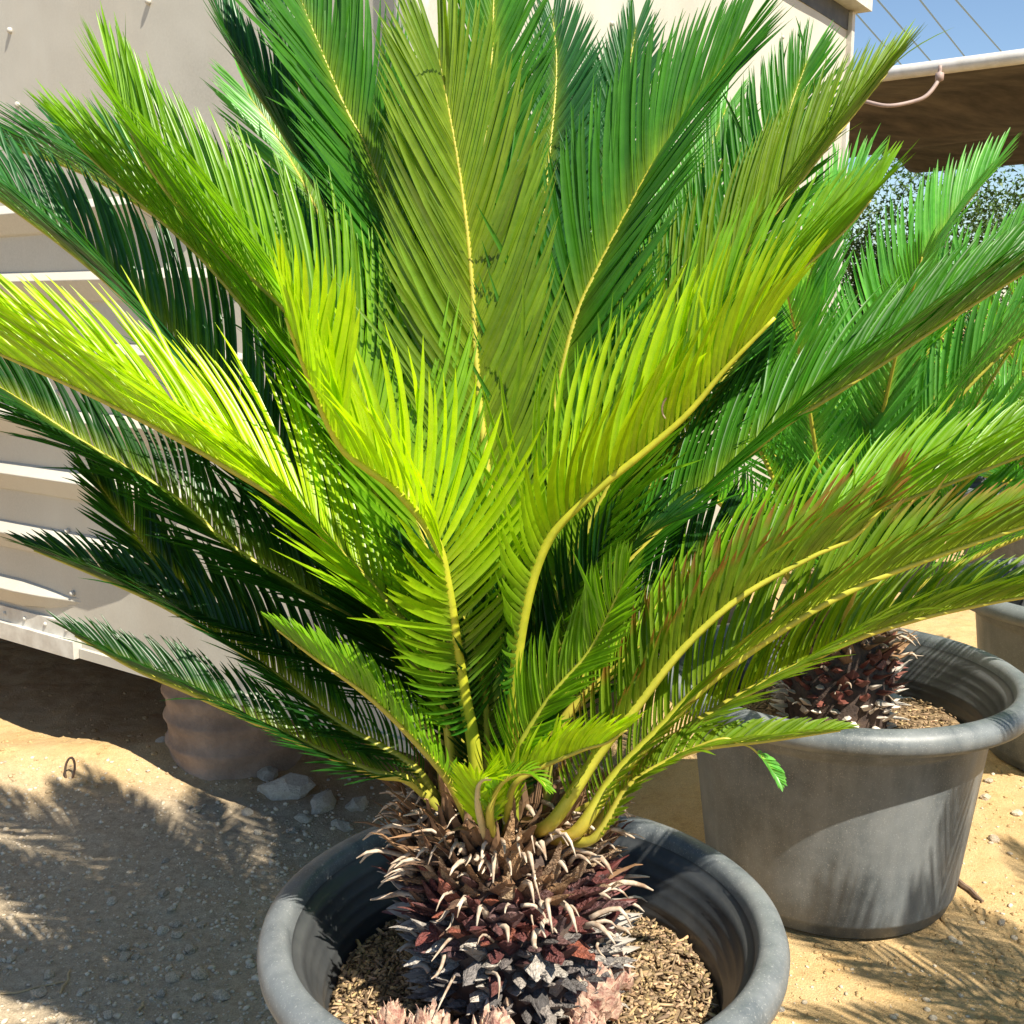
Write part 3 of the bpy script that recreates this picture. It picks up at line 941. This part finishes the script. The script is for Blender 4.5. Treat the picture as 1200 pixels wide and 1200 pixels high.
def caudex(parent, origin, z0, z1, rad, n_scales, seed, singles, lean=(0, 0), cam_dir=(0, -1)):
    r = np.random.default_rng(seed)
    prof = lambda u: rad * np.interp(u, [0, .12, .45, .8, .95, 1], [.80, .93, 1.0, .93, .74, .45])
    m = MB()
    m.lathe([(float(prof(u)) * .86, z0 + (z1 - z0) * u) for u in np.linspace(0, 1, 14)] + [(0, z1)], 28)
    m.v = [(x + lean[0] * (z - z0), y + lean[1] * (z - z0), z) for x, y, z in m.v]
    tr = m.build("trunk", M_core, parent, True)
    ga = math.pi * (3 - math.sqrt(5))
    mb = {k: MB() for k in SCM}
    nsing = 0
    for k in range(n_scales):
        u = (k + .5) / n_scales
        u = u ** .93
        t = k * ga + r.normal() * .06
        z = z0 + (z1 - z0) * u
        q = float(prof(u))
        out = np.array([math.cos(t), math.sin(t), 0])
        c = out * q * .84 + np.array([lean[0] * (z - z0), lean[1] * (z - z0), z])
        tilt = np.interp(u, [0, .5, 1], [-.05, .25, .75]) + r.normal() * .28
        X = norm(out * math.cos(tilt) + np.array([0, 0, math.sin(tilt)])); Yv = norm(np.cross([0, 0, 1], out) + r.normal(size=3) * .12); Zv = np.cross(X, Yv); Yv = np.cross(Zv, X)
        w = rad * np.interp(u, [0, .35, .6, 1], [.13, .145, .185, .17]) * r.uniform(.65, 1.3)
        ln = rad * np.interp(u, [0, .4, .7, 1], [.19, .21, .23, .33]) * r.uniform(.6, 1.45)
        zone = "low" if u + r.normal() * .07 < .47 else ("mid" if u + r.normal() * .06 < .72 else "top")
        vi = r.integers(5) if (zone != "top" and r.random() < .9) else 5 + r.integers(3)
        M = np.stack([X * ln, Yv * w, Zv * w], 1)
        facing = out[0] * cam_dir[0] + out[1] * cam_dir[1]
        if singles and facing > .34 and nsing < 300:
            o = link("leaf_base", SCM[zone][vi], None, tr)
            mw = Matrix.Identity(4)
            for a in range(3):
                for b in range(3): mw[a][b] = M[a][b]
                mw[a][3] = c[a]
            o.matrix_local = mw
            nsing += 1
        else:
            V, Fc = SC[vi]
            mb[zone].add(V @ M.T + c, Fc)
    for k, m in mb.items():
        if m.v:
            o = m.build("leaf_bases", {"low": M_scale_low, "mid": M_scale_mid, "top": M_scale_top}[k], tr); o["kind"] = "stuff"
    # pale curled dry tips between the leaf bases
    m = MB()
    for k in range(int(n_scales * .30)):
        u = np.interp(r.random(), [0, .15, .4, 1], [.3, .62, .84, 1.0]); t = r.uniform(0, 6.28)
        q = float(prof(u)); z = z0 + (z1 - z0) * u + r.uniform(-.01, .01)
        out = np.array([math.cos(t), math.sin(t), 0]); side = np.array([-math.sin(t), math.cos(t), 0])
        c = out * q * .95 + np.array([lean[0] * (z - z0), lean[1] * (z - z0), z])
        l = rad * r.uniform(.16, .36) * (1 if u > .4 else .55)
        d0 = norm(out * r.uniform(.5, 1) + np.array([0, 0, r.uniform(.2, 1.2)]) + side * r.normal() * .5)
        P = [c, c + d0 * l * .5, c + d0 * l * .85 + out * l * .2 - Z * l * r.uniform(0, .25), c + d0 * l * .95 + out * l * .5 - Z * l * r.uniform(.1, .6)]
        w = rad * r.uniform(.010, .028)
        m.tube(catmull(P, 6), np.array([1.3, 1.1, 1, .9, .65, .25]) * w, 5)
    o = m.build("dry_tips", M_fluff, tr, True); o["kind"] = "stuff"
    return tr


def pup(parent, c, rad, seed, n=70):
    """small bulb-like offset of pointed scales at the trunk's foot"""
    r = np.random.default_rng(seed)
    m = MB()
    ga = math.pi * (3 - math.sqrt(5))
    for k in range(n):
        u = (k + .5) / n
        th = u * math.pi * .55
        t = k * ga
        out = np.array([math.cos(t) * math.cos(th), math.sin(t) * math.cos(th), math.sin(th)])
        X = norm(out + np.array([0, 0, .7]) + r.normal(size=3) * .15); Yv = norm(np.cross([.1, .2, 1], X)); Zv = np.cross(X, Yv)
        M = np.stack([X * rad * r.uniform(.35, .75), Yv * rad * r.uniform(.55, .9), Zv * rad * .6], 1)
        V, Fc = SC[r.integers(7)]
        m.add(V @ M.T + out * rad * np.array([.75, .75, .9]), Fc)
    return m.build("offset_bulb", M_pup, parent, False, c)


# ------------------------------------------------------------------ front palm
P1 = np.array([.016, 1.49, 0.0])
make_pot("plant_pot", P1 + np.array([0, 0, -.006]), 1.0, "large black plastic pot in front, holding the big yellow-green palm", .40)
make_soil(P1, 1.0, .405, 8000, 31, "brown bark soil filling the front pot around the trunk")
m = MB(); q = at(345, 1158, 1.30)
palm = empty("sago_palm", P1 + np.array([0, 0, .40]))
tag(palm, "big front sago palm with yellow-green young fronds in the nearest pot", "palm", "potted sago palms")
org = P1 + np.array([0, 0, .40])
caudex(palm, org, -.03, .30, .160, 900, 11, True, lean=(-.10, 0), cam_dir=(0, -1))
for k, (px, py, Y, rd) in enumerate([(500, 1160, 1.30, .042), (580, 1168, 1.29, .044), (690, 1100, 1.40, .048), (640, 1178, 1.28, .036), (715, 1050, 1.47, .034), (455, 1100, 1.36, .026), (540, 1188, 1.27, .026), (690, 1150, 1.33, .030)]):
    c = at(px, py, Y); c[2] = .40 + rd * .3
    pup(palm, c - org, rd, 50 + k)

CR = org + np.array([-.03, 0, .27])          # crown centre
K = dict(parent=palm, origin=org)


def base_for(first, out=.07, dz=0.0):
    d = first - CR; d[2] = 0
    n_ = np.linalg.norm(d)
    return CR + (d / n_ * min(out, n_) if n_ > 1e-4 else 0) + np.array([0, 0, dz])


def F(seq, Y0, Y1, pw=1.0, dz=0.0, out=.08, **kw):
    P = px_pts(seq, Y0, Y1, pw)
    P = np.vstack([base_for(P[0].copy(), out, dz), P])
    return frond(pts=P, **K, **kw)


# far side, leaning away
F([(560, 700), (556, 450), (560, 250), (575, 90), (580, -60)], 1.60, 1.92, colour=GREEN, L=.20, face=.55, seed=1, u0=.3, alpha=(42, 26))
F([(590, 700), (620, 420), (640, 220), (652, 90), (648, 20)], 1.66, 2.05, colour=BLUE, L=.16, face=.5, seed=2, u0=.3)
F([(600, 700), (650, 450), (680, 280), (692, 160), (700, 85)], 1.68, 2.15, colour=BLUE, L=.14, face=.5, seed=3, u0=.3)
F([(610, 700), (660, 450), (705, 250), (730, 120), (745, 35)], 1.68, 2.05, colour=BLUE, L=.15, face=.5, seed=4, u0=.3)
F([(620, 700), (700, 500), (770, 340), (815, 220), (850, 130)], 1.66, 2.1, colour=PALE, L=.16, face=.5, seed=5, u0=.3)
F([(640, 700), (740, 500), (830, 330), (900, 190), (945, 75)], 1.64, 2.0, colour=GREEN, L=.19, face=.5, seed=6, u0=.3)
F([(520, 700), (450, 480), (385, 280), (330, 170), (290, 110)], 1.66, 2.1, colour=PALE, L=.19, face=.5, seed=7, u0=.3)
F([(540, 720), (470, 480), (400, 280), (325, 147), (282, 80), (252, 0)], 1.62, 1.98, colour=BLUE, L=.17, face=.12, beta=55, seed=8, u0=.3, alpha=(42, 24))
F([(545, 720), (490, 400), (435, 250), (400, 180), (362, 120), (337, 75), (305, 0)], 1.60, 1.92, colour=BLUE, L=.20, face=.2, beta=50, seed=9, u0=.3, alpha=(44, 24))
F([(550, 720), (510, 400), (467, 275), (447, 222), (425, 165), (400, 117), (340, -30)], 1.57, 1.82, colour=GREEN, L=.22, face=.42, seed=10, u0=.3, alpha=(46, 30), w=.0085, pitch=.0085, beta=38)
# left
F([(520, 760), (440, 560), (370, 420), (280, 320), (200, 265), (100, 205), (0, 170)], 1.66, 2.05, colour=BLUE, L=.24, face=.2, beta=(30, 45), seed=11, u0=.25)
F([(500, 800), (400, 640), (330, 560), (270, 480), (200, 400), (100, 310), (0, 235), (-70, 190)], 1.58, 1.80, colour=BLUE, L=.23, face=.2, beta=(25, 48), seed=12, u0=.15, alpha=(46, 28))
F([(515, 760), (430, 560), (370, 460), (313, 393), (233, 300), (143, 220), (90, 170)], 1.53, 1.76, colour=LIME, L=.235, face=.2, beta=(30, 62), seed=13, u0=.2, alpha=(48, 28))
F([(530, 760), (470, 560), (400, 440), (333, 363), (267, 300), (213, 247), (168, 185), (135, 110)], 1.46, 1.66, colour=LIME, L=.235, face=.2, beta=(25, 62), seed=14, u0=.2, w=.0075, alpha=(50, 30))
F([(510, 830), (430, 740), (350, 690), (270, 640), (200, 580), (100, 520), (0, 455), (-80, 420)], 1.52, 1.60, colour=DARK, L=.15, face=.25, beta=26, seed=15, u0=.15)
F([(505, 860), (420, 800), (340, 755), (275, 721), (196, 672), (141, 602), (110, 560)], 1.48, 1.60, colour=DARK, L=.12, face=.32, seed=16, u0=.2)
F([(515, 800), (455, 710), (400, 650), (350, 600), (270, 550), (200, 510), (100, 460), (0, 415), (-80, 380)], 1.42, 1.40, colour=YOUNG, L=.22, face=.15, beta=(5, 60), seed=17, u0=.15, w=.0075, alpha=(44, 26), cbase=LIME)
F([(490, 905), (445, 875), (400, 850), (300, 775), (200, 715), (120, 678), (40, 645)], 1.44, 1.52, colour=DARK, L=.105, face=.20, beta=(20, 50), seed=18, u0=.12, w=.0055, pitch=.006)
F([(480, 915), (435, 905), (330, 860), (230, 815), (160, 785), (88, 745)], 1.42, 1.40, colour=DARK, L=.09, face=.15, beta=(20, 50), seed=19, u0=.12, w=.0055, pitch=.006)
F([(525, 915), (480, 862), (430, 815), (370, 772), (325, 738)], 1.36, 1.30, colour=LIME, L=.065, face=.12, beta=(30, 62), seed=20, u0=.15, w=.006, pitch=.0062, rad=.006)
# centre
F([(585, 800), (575, 600), (560, 450), (553, 330), (545, 250), (535, 180), (524, 120), (515, 70)], 1.50, 1.66, colour=OLIVE, L=.235, face=.55, seed=21, u0=.3, rad=.009, w=.0085, pitch=.0075, alpha=(38, 20), beta=24)
# right
F([(600, 800), (635, 560), (660, 430), (677, 367), (700, 317), (733, 253), (767, 190), (800, 147), (835, 100), (862, 55)], 1.52, 1.72, colour=GREEN, L=.225, face=.38, beta=(25, 45), seed=22, u0=.28, rad=.008, w=.0075, pitch=.007, alpha=(46, 26))
F([(620, 800), (700, 600), (780, 470), (843, 397), (900, 347), (950, 307), (990, 270), (1020, 235)], 1.48, 1.56, colour=LIME, L=.19, face=.25, beta=(20, 60), seed=23, u0=.22, rad=.0085, w=.0078, pitch=.0075, alpha=(50, 28))
F([(620, 760), (720, 560), (800, 400), (870, 300), (940, 210), (1000, 135), (1040, 85)], 1.58, 1.80, colour=OLIVE, L=.20, face=.2, beta=(25, 55), seed=24, u0=.25, alpha=(42, 22))
F([(630, 800), (720, 680), (800, 600), (860, 547), (920, 498), (976, 463), (1042, 421), (1095, 386), (1200, 320), (1270, 280)], 1.54, 1.66, colour=GREEN, L=.19, face=.14, beta=(20, 55), seed=25, u0=.2, w=.0068, alpha=(44, 24))
F([(650, 960), (700, 885), (740, 835), (800, 760), (867, 700), (950, 653), (1000, 630), (1032, 596)], 1.35, 1.28, colour=OLIVE, L=.115, L2=.11, face=.15, beta=(35, 68), seed=26, u0=.2, w=.0078, pitch=.0075, tip=((.30, .10, .03), .25), rad=.009, rcol=(.42, .42, .04), foot=(.35, .07, .03), label="frond with scorched brown leaflet tips", lp=([0, .08, .3, .8, 1], [.4, .75, 1, 1, .7]), bendT=.12)
F([(650, 860), (740, 770), (830, 710), (930, 645), (1033, 597), (1090, 575), (1200, 533), (1290, 500)], 1.44, 1.46, colour=LIME, L=.16, face=.12, beta=(25, 55), seed=27, u0=.2)
F([(672, 978), (720, 912), (770, 860), (833, 797), (933, 727), (1007, 687), (1083, 657), (1200, 617), (1290, 590)], 1.36, 1.34, colour=OLIVE, L=.12, face=.15, beta=(25, 62), seed=28, u0=.15, w=.007, pitch=.0075, rad=.009, rcol=(.42, .42, .04), foot=(.35, .07, .03), tip=((.32, .14, .05), .2))
F([(690, 975), (760, 890), (840, 832), (917, 790), (1000, 750), (1067, 728), (1120, 715), (1200, 700), (1300, 690)], 1.40, 1.40, colour=OLIVE, L=.105, face=.12, beta=(15, 58), seed=29, u0=.2, w=.0065, rad=.008, foot=(.35, .12, .04))
F([(692, 985), (735, 925), (775, 897), (820, 878), (900, 868), (985, 856)], 1.36, 1.34, colour=OLIVE, L=.05, face=.15, seed=30, u0=.25, w=.006, pitch=.0065, rad=.007, beta=(10, 50))
F([(820, 874), (868, 872), (890, 885), (912, 916)], 1.35, 1.34, colour=PALE, L=.02, face=.3, seed=31, u0=.88, w=.006, pitch=.004, rad=.004)
# small ones in the middle
F([(600, 900), (640, 825), (690, 765), (722, 702), (735, 672)], 1.38, 1.30, colour=LIME, L=.095, face=.45, seed=32, u0=.2, w=.0065, pitch=.0068, rad=.007, rcol=(.42, .44, .04), alpha=(46, 34))
F([(600, 925), (626, 903), (650, 892), (685, 878), (712, 870), (735, 855)], 1.33, 1.25, colour=YOUNG, L=.065, face=.1, beta=(50, 65), seed=33, u0=.12, w=.006, pitch=.0055, rad=.006)
F([(562, 955), (560, 925), (566, 914), (575, 913)], 1.32, 1.27, dz=-.02, colour=YOUNG, L=.055, face=.2, seed=34, u0=.35, w=.006, pitch=.0035, rad=.0085, rcol=(.5, .42, .22))
F([(574, 958), (580, 930), (595, 912), (620, 906), (640, 922)], 1.32, 1.26, dz=-.02, colour=LIME, L=.025, face=.2, seed=35, u0=.4, w=.005, pitch=.005, rad=.008)
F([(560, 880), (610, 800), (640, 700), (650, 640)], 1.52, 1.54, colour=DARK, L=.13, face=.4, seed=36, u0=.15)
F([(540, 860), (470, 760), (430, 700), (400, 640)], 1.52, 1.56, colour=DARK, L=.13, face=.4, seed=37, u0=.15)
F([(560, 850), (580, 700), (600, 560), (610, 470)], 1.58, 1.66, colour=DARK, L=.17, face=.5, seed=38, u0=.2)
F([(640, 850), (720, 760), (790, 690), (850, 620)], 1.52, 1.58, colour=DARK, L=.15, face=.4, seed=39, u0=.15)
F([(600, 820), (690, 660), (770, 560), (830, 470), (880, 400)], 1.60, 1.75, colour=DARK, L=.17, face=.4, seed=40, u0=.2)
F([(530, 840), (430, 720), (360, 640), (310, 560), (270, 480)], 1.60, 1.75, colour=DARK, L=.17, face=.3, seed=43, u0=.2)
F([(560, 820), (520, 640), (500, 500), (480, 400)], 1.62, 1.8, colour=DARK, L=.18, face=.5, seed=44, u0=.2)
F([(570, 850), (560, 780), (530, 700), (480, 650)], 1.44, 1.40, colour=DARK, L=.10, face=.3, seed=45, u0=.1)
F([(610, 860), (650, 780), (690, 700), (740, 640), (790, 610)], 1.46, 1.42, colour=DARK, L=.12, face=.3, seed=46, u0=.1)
# two bright front fronds, each leaflet its own piece
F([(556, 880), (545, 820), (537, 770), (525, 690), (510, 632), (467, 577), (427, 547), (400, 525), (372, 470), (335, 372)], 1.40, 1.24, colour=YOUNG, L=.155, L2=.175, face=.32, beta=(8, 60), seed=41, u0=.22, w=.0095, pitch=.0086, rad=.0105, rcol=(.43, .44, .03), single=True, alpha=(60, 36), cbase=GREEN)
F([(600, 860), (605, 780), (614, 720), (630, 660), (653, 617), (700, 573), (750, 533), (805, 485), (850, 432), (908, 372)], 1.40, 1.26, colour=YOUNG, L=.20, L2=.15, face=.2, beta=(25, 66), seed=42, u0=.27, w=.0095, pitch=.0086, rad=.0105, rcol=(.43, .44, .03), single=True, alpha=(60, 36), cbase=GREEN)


# ------------------------------------------------------------------ other palms
def generic_palm(name, base, label, crown_h, n, seed, colours, length=(.75, 1.05), soil_z=.42, group="potted sago palms", L=.14, pitch=.0105, extra=None, caud=True, rad=.15):
    r = np.random.default_rng(seed)
    p = empty(name, base + np.array([0, 0, soil_z]))
    o0 = base + np.array([0, 0, soil_z])
    tag(p, label, "palm", group)
    if caud: caudex(p, o0, -.03, crown_h, rad, 260, seed, False)
    c = o0 + np.array([0, 0, crown_h - .02])
    for k in range(n):
        az = k * 2.39996 + r.normal() * .1
        el0 = R_(np.interp(k / n, [0, .35, 1], [86, 70, 34])) + r.normal() * .06
        ln = r.uniform(*length) * np.interp(k / n, [0, .2, 1], [.8, 1, .9])
        pts, q, el = [c + .05 * np.array([math.cos(az), math.sin(az), 0])], None, el0
        q = pts[0]
        curve = r.uniform(.3, .7) * np.interp(k / n, [0, 1], [.6, 1.1])
        for s in range(6):
            q = q + ln / 6 * np.array([math.cos(az) * math.cos(el), math.sin(az) * math.cos(el), math.sin(el)])
            pts.append(q); el -= curve / 6
        cc = colours[int(r.integers(len(colours)))]
        frond(p, o0, np.array(pts), colour=cc, L=L * r.uniform(.85, 1.1), seed=seed * 100 + k, u0=.16, pitch=pitch, n=36, face=0.0)
    if extra: extra(p, o0)
    return p


P2 = np.array([.782, 2.54, 0])
make_pot("plant_pot", P2 + np.array([0, 0, -.006]), 1.15, "black plastic pot behind the front pot, on sunlit sand", .42, 1.04)
make_soil(P2, 1.15, .40, 1500, 33, "shaded bark soil in the rear pot under the fronds")


def extra2(p, o0):
    kk = dict(parent=p, origin=o0)
    c = o0 + np.array([0, 0, .22])
    for k, (seq, Y0, Y1, cl, L, fc) in enumerate([
        ([(1000, 580), (1015, 480), (1050, 370), (1100, 280), (1140, 230), (1165, 195)], 2.45, 2.75, PALE, .21, .25),
        ([(1000, 600), (1020, 480), (1080, 420), (1140, 350), (1210, 290), (1270, 250)], 2.35, 2.40, PALE, .19, .15),
        ([(1010, 620), (1060, 540), (1120, 470), (1180, 410), (1260, 350)], 2.30, 2.25, PALE, .2, .2),
        ([(1020, 640), (1090, 570), (1160, 520), (1240, 480)], 2.25, 2.15, GREEN, .18, .3),
        ([(960, 600), (935, 480), (940, 360), (975, 260), (1010, 200)], 2.55, 2.9, PALE, .22, .5),
        ([(950, 620), (900, 520), (870, 420), (860, 320), (870, 240)], 2.55, 2.8, PALE, .2, .5),
        ([(1040, 660), (1120, 620), (1200, 600), (1280, 600)], 2.3, 2.15, GREEN, .16, .3)]):
        P = np.vstack([c, px_pts(seq, Y0, Y1)])
        frond(pts=P, colour=cl, L=L, face=fc, beta=(25, 55), seed=300 + k, u0=.2, w=.010, pitch=.011, rad=.009, **kk)


generic_palm("sago_palm", P2, "pale green sago palm in the rear pot right of the front one", .26, 16, 5, [PALE, GREEN, PALE], soil_z=.40, extra=extra2, length=(.7, 1.0))
P3 = np.array([1.80, 3.30, 0])
make_pot("plant_pot", P3 + np.array([0, 0, -.006]), 1.15, "dark shaded pot farther back, showing past the rear pot's rim", .42, 1.04)
make_soil(P3, 1.15, .40, 400, 35, "soil in the dark shaded pot farther back")
src = generic_palm("sago_palm", P3, "farther back sago palm peeking past the rear palm's fronds", .26, 26, 6, [PALE, BLUE, GREEN], soil_z=.40, pitch=.013)


def copy_tree(o, parent=None):
    c = o.copy(); col.objects.link(c)
    if parent is not None: c.parent = parent
    for ch in list(o.children): copy_tree(ch, c)
    return c


for k, (x, y, rot, lab) in enumerate([(2.55, 5.3, 1.1, "distant sago palm standing in front of the canopy bush"), (3.5, 5.0, 2.6, "distant sago palm under the canopy's right part"), (1.78, 1.28, 4.0, "sago palm throwing frond shadows on the sand before the rear pot")]):
    c = copy_tree(src); c.location = (x, y, .40); c.rotation_euler[2] = rot
    tag(c, lab)
    pt = make_pot("plant_pot", (x, y, -.006), 1.15, "pot of the " + lab, .42, 1.04)
    make_soil(np.array([x, y, 0]), 1.15, .40, 200, 60 + k, "soil in the pot of the " + lab)

# bits in and by the front pot
a, b = at(705, 1152, 1.30), at(750, 1160, 1.31)
a[2] = b[2] = .425
m = MB(); m.tube(np.linspace(a, b, 5), [.007, .008, .007, .006, .004], 7)
tag(m.build("wood_sliver", M_straw, None, True), "pale wood sliver lying on the bark soil by the trunk", "wood sliver")
q = on_ground(349, 1185)
m = MB(); m.tube([at(346, 1160, 1.44), at(350, 1185, 1.445), at(354, 1230, 1.45)], [.006, .009, .008], 4)
tag(m.build("plant_tag", M_teal), "teal plastic strip hanging against the front pot's side", "tag")

c = at(790, 478, 1.285)
t = np.linspace(.2 * math.pi, 1.25 * math.pi, 12)
m = MB(); m.tube(np.c_[c[0] - org[0] + .002 + .016 * np.cos(t), c[1] - org[1] + .004 * np.sin(t * 2), c[2] - org[2] + .018 * np.sin(t)], np.linspace(.0024, .0008, 12), 6)
cl = m.build("curled_leaflet", M_fluff, palm, True); cl["label"] = "dry white curled leaflet caught on the bright front frond"
